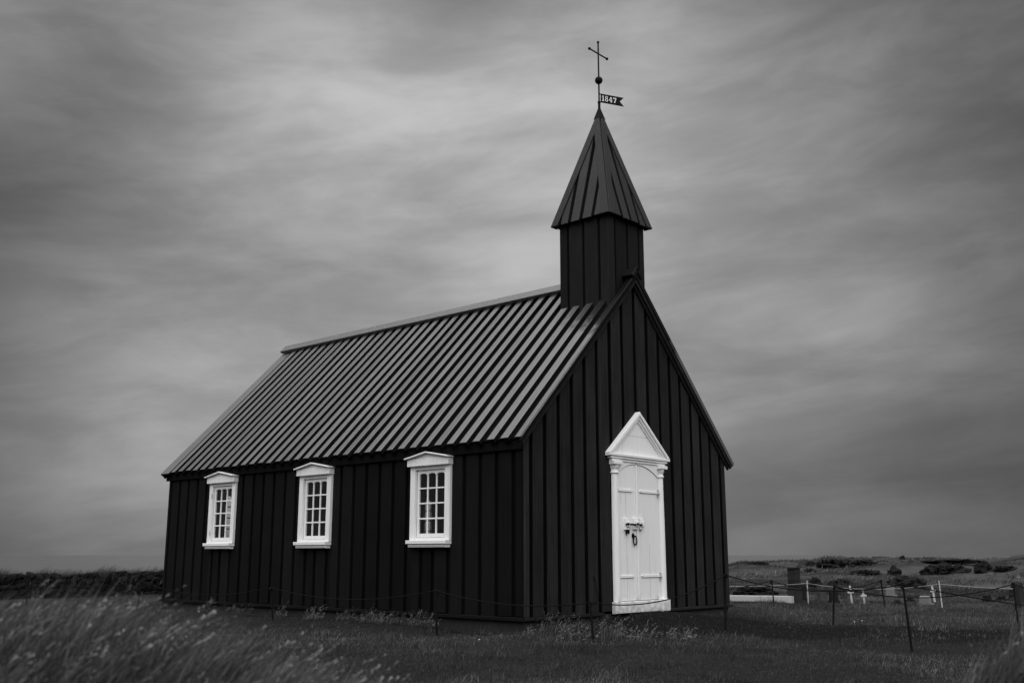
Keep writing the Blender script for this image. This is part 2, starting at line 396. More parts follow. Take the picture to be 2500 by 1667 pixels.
def make_ground():
    rr = np.concatenate([np.linspace(.3, 9, 90), np.geomspace(9.1, 40, 150), np.geomspace(40.6, 170, 130), [220, 320]])
    aa = np.concatenate([np.linspace(-.75, .75, 420), np.linspace(.79, 2*math.pi - .79, 90)])
    R, A = np.meshgrid(rr, aa, indexing='ij'); x = CAM[0] + R*(np.cos(A)*F0[0] + np.sin(A)*RT[0]); y = CAM[1] + R*(np.cos(A)*F0[1] + np.sin(A)*RT[1])
    z = G(x, y); nr, na = R.shape
    v = np.stack([x, y, z], -1).reshape(-1, 3); i = np.arange(nr-1)[:, None]*na; k = np.arange(na)[None]
    k2 = (k + 1) % na
    f = np.stack([i + k, i + k2, i + na + k2, i + na + k], -1).reshape(-1, 4)[:, ::-1]
    c = len(v); v = np.vstack([v, [[CAM[0], CAM[1], float(G(CAM[0], CAM[1]))]]])
    me = bpy.data.meshes.new('ground'); me.from_pydata(v.tolist(), [], f.tolist() + [(c, int(a), int((a+1) % na)) for a in range(na)])
    at_ = me.attributes.new('dirt', 'FLOAT', 'POINT'); at_.data.foreach_set('value', dirt_mask(v[:, 0], v[:, 1]).astype(np.float32))
    r = np.hypot(v[:, 0] - CAM[0], v[:, 1] - CAM[1])
    at_ = me.attributes.new('far', 'FLOAT', 'POINT'); at_.data.foreach_set('value', sstep(r, 17, 34).astype(np.float32))
    me.polygons.foreach_set('use_smooth', [True]*len(me.polygons)); me.materials.append(M['ground'])
    o = bpy.data.objects.new('ground', me); COL.objects.link(o); tag(o, kind='structure')
make_ground()
def make_sea():
    b = MB(); R = 40000
    rr = [150, 400, 1000, 3000, 10000, R]; n = 48; v = []; f = []
    for r in rr: v += [(CAM[0] + r*math.cos(2*math.pi*k/n), CAM[1] + r*math.sin(2*math.pi*k/n), -2.4) for k in range(n)]
    for i in range(len(rr)-1): f += [(i*n + k, (i+1)*n + k, (i+1)*n + (k+1) % n, i*n + (k+1) % n) for k in range(n)]
    v += [(CAM[0] + 45*math.cos(2*math.pi*k/n), CAM[1] + 45*math.sin(2*math.pi*k/n), -2.4) for k in range(n)]
    i0 = len(rr)*n; f += [(i0 + k, k, (k+1) % n, i0 + (k+1) % n) for k in range(n)]
    b.add(v, f); tag(b.build('sea', 'sea'), kind='structure')
make_sea()

# ------------------------------------------------------------------ the church
W, L, H = 6.0, 10.481, 3.0
ZR, ZE, OE = 5.96, 2.692, .192
MS = (ZR - ZE)/(H + OE); CS = 1/math.sqrt(1 + MS*MS); SN = MS*CS; SLEN = (H + OE)/CS
church = empty('church', (0, 0, 0))
tag(church, 'black tarred timber church with white windows, white door and pointed tower', 'church')
TB = .06      # how far the outer boards stand proud of the backing
WINX = [-8.263, -5.152, -2.041]; WC = .47; WZ0, WZ1 = 1.05, 2.55
HOLE = (.38, 1.18, 2.37)
def wall_panels(b, ulo, uhi, z0, z1, holes, O, U, N, t, hw=None):
    """backing with rectangular window openings"""
    hw = hw or HOLE[0]; cuts = sorted(holes); u = ulo
    for c in cuts:
        b.plate(rect(u, z0, c - hw, z1), O, U, Z, N, t, 0)
        b.plate(rect(c - hw, z0, c + hw, HOLE[1]), O, U, Z, N, t, 0); b.plate(rect(c - hw, HOLE[2], c + hw, z1), O, U, Z, N, t, 0)
        u = c + hw
    b.plate(rect(u, z0, uhi, z1), O, U, Z, N, t, 0)
b = MB(); wall_panels(b, -L + .02, -.05, -.02, 2.74, WINX, (0, TB + .10, 0), X, -Y, .10); side = b.build('side_wall', 'tar_shade', church)
b = MB(); wall_panels(b, .05, L - .02, -.02, 2.74, [-c for c in WINX], (0, W - TB - .10, 0), -X, Y, .10); b.build('far_wall', 'tar_shade', church)
def zroof(y): return ZR - MS*abs(y - H)
def gable_poly(y0, y1, z0, drop):
    p = [(y0, z0), (y1, z0), (y1, zroof(y1) - drop)]
    if y0 < H < y1: p.append((H, ZR - drop))
    return p + [(y0, zroof(y0) - drop)]
gable = MB().plate(gable_poly(.04, W - .04, -.02, .16), (-TB - .10, 0, 0), Y, Z, X, .10, 0).build('gable_wall', 'tar_shade', church)
b = MB()
for y0, y1 in ((.04, 1.34), (2.10, 4.37), (5.13, W - .04)): b.plate(gable_poly(y0, y1, -.02, .16), (-L + TB + .10, 0, 0), Y, Z, X, -.10, 0)
for c in (1.72, 4.75):
    b.plate(rect(c - .38, -.02, c + .38, HOLE[1]), (-L + TB + .10, 0, 0), Y, Z, X, -.10, 0)
    b.plate([(c - .38, HOLE[2]), (c + .38, HOLE[2]), (c + .38, zroof(c + .38) - .16), (c - .38, zroof(c - .38) - .16)], (-L + TB + .10, 0, 0), Y, Z, X, -.10, 0)
b.build('rear_wall', 'tar_shade', church)
b = MB(); wall_panels(b, .2, L - .2, .0, 2.72, [-c for c in WINX], (0, W - TB - .35, 0), -X, Y, .246, .33); b.build('wall_lining', 'interior', church)
MB().box((-L + .2, .2, -.05), (-.2, W - .2, .0)).build('floor', 'interior', church)
MB().box((-L - .02, .03, -.75), (-.03, W - .03, -.03)).build('foundation', 'concrete', church)
b = MB(); b.plate(rect(-L - .03, -.055, .02, .0), (0, .02, 0), X, Z, -Y, .07, .006); b.build('drip_board', 'tar_side', church)
for y0, y1 in ((-.02, 1.95), (3.9, W + .03)): MB().plate(rect(y0, -.05, y1, .0), (-.02, 0, 0), Y, Z, X, .06, .006).build('drip_board', 'tar_gable', church)

# side wall boards: right edges measured along the wall
SR = [-10.426, -10.069, -9.719, -9.356, -9.01, -8.643, -8.351, -7.998, -7.634, -7.27, -6.931, -6.574, -6.206, -5.849, -5.485, -5.201, -4.853, -4.49, -4.13, -3.779,
      -3.416, -3.063, -2.703, -2.332, -2.053, -1.698, -1.336, -.977, -.621, -.264, 0.0]
GAP = .088; lo = -L
for s in SR:
    O = (0, TB, 0); dz_ = random.uniform(-.012, .012); t = TB + random.uniform(-.004, .003); top = 2.70; pcs = []
    hit = [c for c in WINX if lo < c + WC and s > c - WC]
    if not hit: pcs = [rect(lo, dz_, s, top)]
    else:
        c = hit[0]; a0, a1 = max(lo, c - WC), min(s, c + WC)
        if a0 - lo > .01: pcs.append(rect(lo, dz_, a0 - .001, top))
        if s - a1 > .01: pcs.append(rect(a1 + .001, dz_, s, top))
        pcs += [rect(a0, dz_, a1, WZ0 + .06), rect(a0, WZ1 - .05, a1, top)]
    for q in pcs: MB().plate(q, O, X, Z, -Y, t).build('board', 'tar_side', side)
    lo = s + GAP
GL = [0.0, .212, .545, .889, 1.239, 1.581, 1.93, 2.312, 2.685, 3.074, 3.456, 3.832, 4.18, 4.52, 4.868, 5.19, 5.52, 5.872, W + GAP]
for a, c in zip(GL[:-1], GL[1:]):
    MB().plate(gable_poly(a, c - GAP, random.uniform(-.012, .012), .15), (-TB, 0, 0), Y, Z, X, TB + random.uniform(-.004, .003)).build('board', 'tar_gable', gable, edge='tar_shade')

# roof
ev = np.array((0, -OE, ZE)); VS = np.array((0, CS, SN)); NS = np.array((0, -SN, CS)); TP = .075
b = MB(); xr0, xr1 = -10.55, .085
for sg in (0, 1):
    b2 = ev - NS*TP; p0 = b2 + VS*.075; p1 = b2 + VS*SLEN
    q = [p0, p1, p1 - NS*.05 , p0 - NS*.05]
    if sg: q = [np.array((0, W - k[1], k[2])) for k in q]
    vs = [k + X*xr0 for k in q] + [k + X*xr1 for k in q]
    b.add(vs, [(0, 1, 2, 3), (7, 6, 5, 4), (0, 4, 5, 1), (1, 5, 6, 2), (2, 6, 7, 3), (3, 7, 4, 0)])
roof = b.build('roof', 'roof_shade', church)
PW = .147
edges = [(-10.565, -10.245)] + [(-10.115 + .2965*k, -10.115 + .2965*k + PW) for k in range(34)] + [(-.026, .102)]
for i, (a, c) in enumerate(edges):
    j = lambda s: random.uniform(-s, s)
    tilt = j(.004); drop = -.02 if i == 0 else 0
    a_, c_ = a + j(.008), c + j(.008)
    O = ev - NS*TP; N2 = NS + X*tilt*2; N2 = N2/np.linalg.norm(N2)
    MB().plate(rect(a_, j(.012), c_, SLEN - .05), O, X, VS, N2, TP + drop + j(.004), .004).build('plank', 'roof', roof, edge='roof_shade')
    MB().plate(rect(a_, j(.012), c_, SLEN - .05), np.array((0, W + OE, ZE)) - np.array((0, SN, CS))*TP, -X*-1, np.array((0, -CS, SN)), np.array((0, SN, CS)), TP, 0).build('plank', 'roof', roof)
# ridge boards
for sg in (0, 1):
    for (x0, x1) in ((-10.58, -1.2), (-.13, .135)):
        for (w_, up, t_) in ((.17, .0, .05), (.235, .05, .028)):
            O = np.array((0, H, ZR)) + NS*up - VS*w_ + VS*(up/ math.tan(math.pi/2 - SL) if False else up*MS)
            U_, V_, N_ = X, VS, NS
            if sg: O = np.array((0, W - O[1], O[2])); V_ = np.array((0, -CS, SN)); N_ = np.array((0, SN, CS))
            MB().plate(rect(x0, 0, x1, w_), O, U_, V_, N_, t_, .005).build('ridge_board', 'roof', roof)
# verges: barge boards of the front gable and the plain rear one
for sg in (0, 1):
    for (x0, t_, d0, d1) in ((.045, .045, .055, .135), (.004, .04, .13, .175), (.09, .018, .0, .065)):
        O = ev - NS*0; V_ = VS; N_ = X
        po = [(-.015, -d1), (SLEN, -d1), (SLEN, -d0), (-.015, -d0)]
        # mitre at the ridge: clip by the vertical plane through the ridge
        po = clip(po, CS, -SN, (H + OE) - .0005)
        if not sg: MB().plate(po, O + X*x0, VS, NS, np.cross(VS, NS), t_, .006).build('barge_board', 'tar_gable', roof)
        else:
            V2 = np.array((0, -CS, SN)); N2 = np.array((0, SN, CS)); O2 = np.array((0, W + OE, ZE))
            MB().plate([(-q[0], q[1]) for q in po][::-1], O2 + X*x0, -V2, N2, X, t_, .006).build('barge_board', 'tar_gable', roof)
b = MB().plate([(-.01, -.16), (SLEN, -.16), (SLEN, -.06), (-.01, -.06)], ev + X*(-L - .06), VS, NS, X, .04, 0); b.build('barge_board', 'tar_gable', roof)
MB().plate(rect(-L - .05, 2.52, -.003, 2.66), (0, -.003, 0), X, Z, -Y, .05, .006).build('eaves_board', 'roof_shade', roof)

# tower
TX0, TX1, TH = -1.2295, -.1017, .5635; TCX = (TX0 + TX1)/2; ZT = 6.985; TT = .035
tower = MB().box((TX0 + TT, H - TH + TT, 4.3), (TX1 - TT, H + TH - TT, ZT)).build('tower', 'tar_shade', church)
def tower_face(bounds, O, U, N):
    for a, c in bounds: MB().plate(rect(a, 0, c, ZT - 4.3), np.array(O, float), U, Z, N, TT + random.uniform(-.003, .003)).build('board', 'tar_tower', tower)
bl = [(TX0, -1.062), (-1.008, -.705), (-.648, -.345), (-.288, TX1)]
br = [(H - TH, 2.625), (2.679, 3.005), (3.062, 3.37), (3.426, H + TH)]
tower_face(bl, (0, H - TH + TT, 4.3), X, -Y); tower_face(br, (TX1 - TT, 0, 4.3), Y, X)
tower_face([(-c, -a) for a, c in bl], (0, H + TH - TT, 4.3), -X, Y); tower_face([(-c, -a) for a, c in br], (TX0 + TT, 0, 4.3), -Y, -X)
# spire
SH, ZS, ZA = .671, 6.974, 9.375
cs = [(TCX - SH, H - SH), (TCX + SH, H - SH), (TCX + SH, H + SH), (TCX - SH, H + SH)]
b = MB(); k_ = .955
b.add([(TCX + (x - TCX)*k_, H + (y - H)*k_, ZS + .02) for x, y in cs] + [(TCX, H, ZA - .12)], [(3, 2, 1, 0), (0, 1, 4), (1, 2, 4), (2, 3, 4), (3, 0, 4)])
spire = b.build('spire', 'tar_shade', church)
LF = math.hypot(SH, ZA - ZS)
for i in range(4):
    (x0, y0), (x1, y1) = cs[i], cs[(i+1) % 4]
    U = np.array((x1 - x0, y1 - y0, 0))/(2*SH); mid = np.array(((x0 + x1)/2, (y0 + y1)/2, ZS)); V = (np.array((TCX, H, ZA)) - mid); V = V/np.linalg.norm(V); N = np.cross(U, V)
    O = np.array((x0, y0, ZS)) - N*.035
    for a, c in ((.165, .285), (.345, .485), (.545, .69), (.75, .865)):
        po = rect(a*2*SH, random.uniform(-.006, .02), c*2*SH, LF)
        hw = .10
        po = clip(po, -LF, SH, -hw*LF + .06*LF); po = clip(po, LF, SH, 2*SH*LF - hw*LF + .06*LF)
        if len(po) > 2: MB().plate(po, O, U, V, N, .035 + random.uniform(-.003, .003), .004).build('plank', 'spire', spire)
    for s in (0, 1):
        po = [(-.005, -.012), (.155, -.012), (SH, LF*(1 - .155/SH)), (SH, LF - .02)]
        if s: po = [(2*SH - q[0], q[1]) for q in po][::-1]
        MB().plate(po, O + N*.012, U, V, N, .045, .004).build('hip_board', 'spire', spire)
b = MB(); r0 = .082
b.add([(TCX + sx*r0, H + sy*r0, 9.165) for sx, sy in ((-1, -1), (1, -1), (1, 1), (-1, 1))] + [(TCX + sx*.024, H + sy*.024, 9.375) for sx, sy in ((-1, -1), (1, -1), (1, 1), (-1, 1))],
      [(3, 2, 1, 0), (4, 5, 6, 7)] + [(i, (i+1) % 4, 4 + (i+1) % 4, 4 + i) for i in range(4)]); b.build('spire_cap', 'iron', spire)
# iron finial: pole, ball, cross arm, dated flag
b = MB().tube([(TCX, H, 9.33), (TCX, H, 9.37), (TCX, H, 9.40), (TCX, H, 9.5), (TCX, H, 9.53), (TCX, H, 9.56), (TCX, H, 10.79)], [.03, .032, .026, .026, .034, .017, .0155], 10)
b.ball((TCX, H, 10.795), .027); finial = b.build('finial_pole', 'iron', church)
MB().ball((TCX, H, 9.985), .076, 18, 12).build('finial_ball', 'iron', finial)
b = MB().tube([(TCX, H - .285, 10.55), (TCX, H + .285, 10.55)], .0145, 8); b.ball((TCX, H - .285, 10.55), .029).ball((TCX, H + .285, 10.55), .029); b.build('cross_arm', 'iron', finial)
FD = np.array((.222, .462, 0)); FD /= np.linalg.norm(FD); FN = np.array((FD[1], -FD[0], 0)); FO = np.array((TCX, H, 9.53)) - FN*.004
flag = MB()
for po in (rect(.036, .0, .40, .185), [(.40, 0), (.545, 0), (.455, .0925), (.40, .0925)], [(.40, .0925), (.455, .0925), (.545, .185), (.40, .185)], rect(.012, .0, .036, .022), rect(.012, .163, .036, .185)):
    flag.plate(po, FO, FD, Z, FN, .006, 0)
flag = flag.build('weather_flag', 'iron', church)
def ring(b, c, rx, rz, wx, wz, O, n=14):
    v = []; 
    for k in range(n):
        a = 2*math.pi*k/n
        for (ex, ez) in ((rx, rz), (rx - wx, rz - wz)):
            q = O + FD*(c[0] + ex*math.cos(a)) + Z*(c[1] + ez*math.sin(a)); v += [q, q + FN*.004]
    f = []
    for k in range(n):
        a, c2 = 4*k, 4*((k+1) % n); f += [(a+1, c2+1, c2+3, a+3), (a, c2, c2+1, a+1), (a+2, a+3, c2+3, c2+2)]
    b.add(v, f)
def digit(ch, u):
    b = MB(); O = FO + FN*.0065 + FD*u + Z*.038
    P = lambda po: b.plate(po, O, FD, Z, FN, .004, 0)
    if ch == '1': P(rect(.014, .012, .034, .108)); P(rect(.0, .0, .048, .012)); P([(.0, .086), (.014, .096), (.014, .108), (.0, .096)])
    if ch == '8': ring(b, (.033, .030), .033, .032, .016, .010, O); ring(b, (.033, .083), .028, .028, .013, .009, O)
    if ch == '4': P(rect(.040, .012, .058, .108)); P(rect(.0, .032, .040, .043)); P(rect(.058, .032, .075, .043)); P([(.0, .043), (.012, .043), (.040, .09), (.040, .108)]); P(rect(.030, .0, .070, .012))
    if ch == '7': P(rect(.0, .090, .066, .108)); P([(.014, 0), (.036, 0), (.066, .090), (.050, .090)]); P(rect(.0, .075, .010, .090))
    b.build('digit', 'white', flag)
for ch, u in zip('1847', (.062, .128, .213, .308)): digit(ch, u)

# windows
def window(cx, O, U, N, parent, full=True):
    """O: wall point at u=0,z=0 on the face of the proud boards; u runs along U"""
    O = np.array(O, float); u = lambda v: cx + v
    pl = lambda b, po, n0, t, ch=.004: b.plate([(u(q[0]), q[1]) for q in po], O + N*n0, U, Z, N, t, ch)
    b = MB(); pl(b, rect(-.475, 1.15, -.36, 2.385), -.04, .095); pl(b, rect(.36, 1.15, .475, 2.385), -.04, .095); pl(b, rect(-.36, 2.32, .36, 2.385), -.04, .085); pl(b, rect(-.36, 1.15, .36, 1.20), -.04, .08)
    win = b.build('window', 'white', parent)
    b = MB(); pl(b, rect(-.36, 1.2, -.346, 2.32), -.15, .115, 0); pl(b, rect(.346, 1.2, .36, 2.32), -.15, .115, 0); b.build('reveal', 'tar_shade', win)
    b = MB(); pl(b, rect(-.495, 2.38, .495, 2.495), -.04, .16); b.build('lintel', 'white', win)
    b = MB(); pl(b, [(-.485, 2.495), (.485, 2.495), (0, 2.58)], -.04, .145); b.build('pediment', 'white', win)
    for s in (-1, 1):
        po = [(-.52, 2.495), (.0, 2.586), (.0, 2.609), (-.52, 2.517)]
        if s > 0: po = [(-q[0], q[1]) for q in po][::-1]
        else: po = po
        b = MB(); pl(b, po, -.04, .215, .003); b.build('cornice', 'white', win)
    b = MB(); pl(b, rect(-.475, 1.098, .475, 1.158), -.04, .185, .006); b.build('sill', 'white', win)
    b = MB(); pl(b, rect(-.45, 1.045, .45, 1.098), -.04, .145, .006); pl(b, rect(-.445, 1.066, .445, 1.084), .10, .018, .005); b.build('apron', 'white', win)
    # sash with three scalloped heads
    g0, g1, zb, ztop = -.303, .303, 1.268, 2.262
    b = MB(); pl(b, rect(-.345, 1.205, g0, 2.32), -.03, .036, .003); pl(b, rect(g1, 1.205, .345, 2.32), -.03, .036, .003); pl(b, rect(g0, 1.205, g1, zb), -.03, .036, .003)
    cw = (g1 - g0 - 2*.026)/3
    for k in range(3):
        a = g0 + k*(cw + .026); n = 8
        for q in range(n):
            f0, f1 = q/n, (q+1)/n; h = lambda f: ztop - .024*(abs(2*f - 1)**3.5)
            pl(b, [(a + cw*f0, h(f0)), (a + cw*f1, h(f1)), (a + cw*f1, 2.32), (a + cw*f0, 2.32)], -.03, .034, 0)
        if k < 2: pl(b, rect(a + cw, 2.225, a + cw + .026, 2.32), -.03, .034, 0)
    sash = b.build('sash', 'white', win)
    for k in range(2):
        a = g0 + cw + k*(cw + .026); b = MB(); pl(b, rect(a, zb, a + .026, 2.235), -.022, .026, .006); b.build('glazing_bar', 'white', win)
    zs = [zb, 1.512, 1.762, 2.012, 2.275]
    for k in (1, 2, 3):
        b = MB(); pl(b, rect(g0, zs[k] - .013, g1, zs[k] + .013), -.021, .023, .006); b.build('glazing_bar', 'white', win)
    for r in range(4):
        for k in range(3):
            a = g0 + k*(cw + .026) - .005; j = random.uniform(-.003, .003)
            b = MB(); q = [(u(a), zs[r] - .005), (u(a + cw + .01), zs[r] - .005), (u(a + cw + .01), zs[r+1] + .005), (u(a), zs[r+1] + .005)]
            v = [O + N*(-.012 + random.uniform(-.0012, .0012)) + U*c_[0] + Z*c_[1] for c_ in q]; b.add(v, [(0, 1, 2, 3)]); b.build('pane', 'glass', win)
    if full == 1:
        for zc in (1.36, 2.12):
            b = MB(); pl(b, rect(-.375, zc - .045, -.350, zc + .045), .055, .012, .003); b.build('hinge', 'white_old', win)
for i, c in enumerate(WINX): window(c, (0, 0, 0), X, -Y, church, 1 if i == 0 else 0)
for c in WINX: window(-c, (0, W, 0), -X, Y, church, 0)
for c in (-1.72, -4.75): window(c, (-L, 0, 0), -Y, -X, church, 0)

# door and its white classical surround
DC = 3.0
def dp(b, po, x0, t, ch=.004): return b.plate([(DC + q[0], q[1]) for q in po], (x0, 0, 0), Y, Z, X, t, ch)
sur = dp(MB(), rect(-.68, .16, .66, 2.49), .004, .008, 0).build('door_surround', 'white', church)
arch = lambda f: 2.455 - .20*(f**2.1)
for s in (-1, 1):
    a0, a1 = (-.665, -.105) if s < 0 else (-.055, .60); n = 10
    top = [(a1 + (a0 - a1)*k/n, arch(k/n if s < 0 else 1 - k/n)) for k in range(n+1)]
    leaf = dp(MB(), [(a0, .165), (a1, .165)] + top, .012, .022, .003).build('door_leaf', 'white', church)
    b = MB()
    for k in range(n):
        f0, f1 = k/n, (k+1)/n
        y0, y1 = (a1 + (a0 - a1)*f1, a1 + (a0 - a1)*f0) if s < 0 else (a0 + (a1 - a0)*f0, a0 + (a1 - a0)*f1)
        h0, h1 = (arch(f1), arch(f0)) if s < 0 else (arch(f0), arch(f1))
        dp(b, [(y0, h0 + .012), (y1, h1 + .012), (y1, 2.49), (y0, 2.49)], .012, .034, 0)
    b.build('spandrel', 'white', sur)
    for zc in (2.005, .565):
        y0, y1 = (-.645, -.19) if s < 0 else (.0, .60)
        e = .022
        dp(MB(), [(y0, zc - e), (y1 - .03, zc - e), (y1, zc), (y1 - .03, zc + e), (y0, zc + e)] if s < 0 else [(y0, zc), (y0 + .03, zc - e), (y1, zc - e), (y1, zc + e), (y0 + .03, zc + e)], .034, .016, .003).build('strap_hinge', 'white', leaf)
        dp(MB(), rect(y0 + .03, zc - .030, y1 - .04, zc - .0225), .0345, .002, 0).build('rust_stain', 'stone_pale', leaf)
        if s > 0:
            MB().tube([(.055, DC + .565, zc - .08), (.055, DC + .565, zc + .06)], .014, 8).build('hinge_pin', 'white_old', leaf)
            MB().tube([(.066, DC + .54, zc - .035), (.066, DC + .60, zc - .025)], .007, 6).build('hinge_nail', 'iron', leaf)
        dp(MB(), rect(y0 + .01, zc - .012, y0 + .025, zc + .012) if s < 0 else rect(y0 + .03, zc - .008, y0 + .042, zc + .008), .050, .003, 0).build('nail', 'iron', leaf)
    for yy, z1 in (((-.40, 1.95),) if s < 0 else ((.28, 1.1),)):
        dp(MB(), rect(yy - .002, .18, yy + .002, z1), .0335, .001, 0).build('plank_joint', 'stone_pale', leaf)
dp(MB(), rect(-.10, .165, -.06, 2.46), .012, .045, .006).build('astragal', 'white', sur)
dp(MB(), rect(-.60, .158, .58, .166), .0125, .024, 0).build('door_gap', 'iron', sur)
for y0, y1, z0 in ((-.475, -.375, 1.34), (-.22, -.11, 1.35), (-.04, .055, 1.35)):
    b = MB(); dp(b, rect(y0, z0, y1, z0 + .19), .034, .05, .008); dp(b, rect(y0 + .015, z0 + .05, y1 - .01, z0 + .14), .084, .03, .008); b.build('lock_block', 'white', sur)
MB().tube([(.10, DC - .49, 1.43), (.10, DC - .02, 1.43)], .017, 8).ball((.118, DC - .45, 1.435), .024).ball((.118, DC - .175, 1.44), .022).build('bolt', 'iron', sur)
dp(MB(), rect(-.43, 1.275, -.37, 1.345), .04, .05, .006).build('padlock', 'iron', sur)
b = MB().ball((.045, DC - .215, 1.245), (.018, .04, .045)); b.tube([(.062, DC - .185 + .05*math.sin(a), 1.165 + .075*math.cos(a)) for a in np.linspace(0, 2*math.pi, 20)], .0115, 8, False); b.build('ring_handle', 'iron', sur)
for s in (-1, 1):
    yc = DC + s*.685
    MB().lathe([(.080, .16), (.078, 1.2), (.070, 2.27)], (.004, yc, 0), 18, (-math.pi/2, math.pi/2)).build('column', 'white', sur)
    MB().lathe([(.070, 2.272), (.090, 2.285), (.090, 2.305), (.076, 2.315), (.076, 2.36), (.095, 2.375), (.095, 2.43)], (.004, yc, 0), 18, (-math.pi/2, math.pi/2)).build('capital', 'white', sur)
    dp(MB(), rect(s*.685 - .125, 2.43, s*.685 + .125, 2.489), .004, .11, .006).build('abacus', 'white', sur)
dp(MB(), rect(-.80, -.03, .52, .158), .004, .075, .008).build('threshold', 'white', sur)
dp(MB(), rect(.522, -.035, .76, .17), .004, .12, .008).build('plinth_block', 'white', sur)
for z0, z1, w_, t_ in ((2.49, 2.535, .81, .06), (2.535, 2.575, .855, .08), (2.575, 2.625, .917, .10)): dp(MB(), rect(-w_, z0, w_, z1), .004, t_, .008).build('cornice', 'white', sur)
dp(MB(), [(-.82, 2.627), (.82, 2.627), (0, 3.30)], .004, .03, .004).build('tympanum', 'white', sur)
dp(MB(), rect(-.40, 2.96, .40, 2.963), .0345, .001, 0).build('plank_joint', 'stone_pale', sur)
for s in (-1, 1):
    for d0, d1, t_ in ((0, .055, .10), (.055, .10, .075), (.10, .135, .055)):
        B_ = .917; e = np.array((B_, 3.40 - 2.627)); k1 = np.linalg.norm(e)/B_; kx = k1*B_/(3.40 - 2.627)
        po = [(-B_ + d0*kx, 2.627), (-B_ + d1*kx, 2.627), (0, 3.40 - d1*k1), (0, 3.40 - d0*k1)]
        if s > 0: po = [(-q[0], q[1]) for q in po][::-1]
        dp(MB(), po, .004, t_, .005).build('raking_cornice', 'white', sur)
MB().tube([(.01, 1.70, .58), (.03, 1.72, .52), (.04, 1.78, .20), (.04, 1.66, .185)], .009, 6).build('wire_hook', 'iron', church)

# ------------------------------------------------------------------ stone wall on the left
def boulder(seed):
    r = random.Random(seed); v = []
    cube = [(-1, -1, -1), (1, -1, -1), (1, 1, -1), (-1, 1, -1), (-1, -1, 1), (1, -1, 1), (1, 1, 1), (-1, 1, 1)]
    for q in cube: v.append([c*.38*r.uniform(.75, 1.15) for c in q])
    for q in ((0, 0, -1), (0, 0, 1), (0, -1, 0), (0, 1, 0), (-1, 0, 0), (1, 0, 0)): v.append([c*.56*r.uniform(.85, 1.1) + r.uniform(-.08, .08) for c in q])
    f = []
    for ci, loop in ((8, (3, 2, 1, 0)), (9, (4, 5, 6, 7)), (10, (0, 1, 5, 4)), (11, (2, 3, 7, 6)), (12, (3, 0, 4, 7)), (13, (1, 2, 6, 5))):
        f += [(loop[k], loop[(k+1) % 4], ci) for k in range(4)]
    me = bpy.data.meshes.new('stone'); me.from_pydata(v, [], f); me.materials.append(M['wall_stone']); return me
STONES = [boulder(k) for k in range(10)]
wa, wb = np.array((-18.6, -3.6)), np.array((-19.95, 7.2)); wd = (wb - wa)/np.linalg.norm(wb - wa); wn = np.array((wd[1], -wd[0])); wl = np.linalg.norm(wb - wa)
if wn @ (CAM[:2] - wa) < 0: wn = -wn
sw = empty('stone_wall', (float(wa[0]), float(wa[1]), float(G(*wa))))
tag(sw, 'low dark lava-stone wall topped with grass, left behind the church', 'wall')
b = MB(); 
for k in range(24):
    p0, p1 = wa + wd*wl*k/24, wa + wd*wl*(k+1)/24
    z0, z1 = float(G(*p0)), float(G(*p1)); bl_ = [(-.3, -.15), (.32, -.15), (.22, .60), (-.25, .60)]
    v = [np.array((*(p + wn*q[0]), z + q[1])) - np.array(sw.location) for p, z in ((p0, z0), (p1, z1)) for q in bl_]
    b.add(v, [(0, 1, 5, 4), (1, 2, 6, 5), (2, 3, 7, 6), (3, 0, 4, 7)])
b.build('core', 'wall_stone', sw)
for rw in range(5):
    s = random.uniform(0, .2)
    while s < wl:
        wz = random.uniform(.2, .42); p = wa + wd*(s + wz/2); z = float(G(*p))
        o = bpy.data.objects.new('stone', random.choice(STONES)); COL.objects.link(o); o.parent = sw
        off = .30 - rw*.022 + random.uniform(-.05, .05)
        o.location = Vector((*(p + wn*off), z + .05 + rw*.135 + random.uniform(-.03, .03))) - sw.location
        o.scale = (wz*1.15, random.uniform(.25, .4), random.uniform(.15, .24)); o.rotation_euler = (random.uniform(-.2, .2), random.uniform(-.2, .2), math.atan2(wd[1], wd[0]) + random.uniform(-.2, .2))
        s += wz*.92

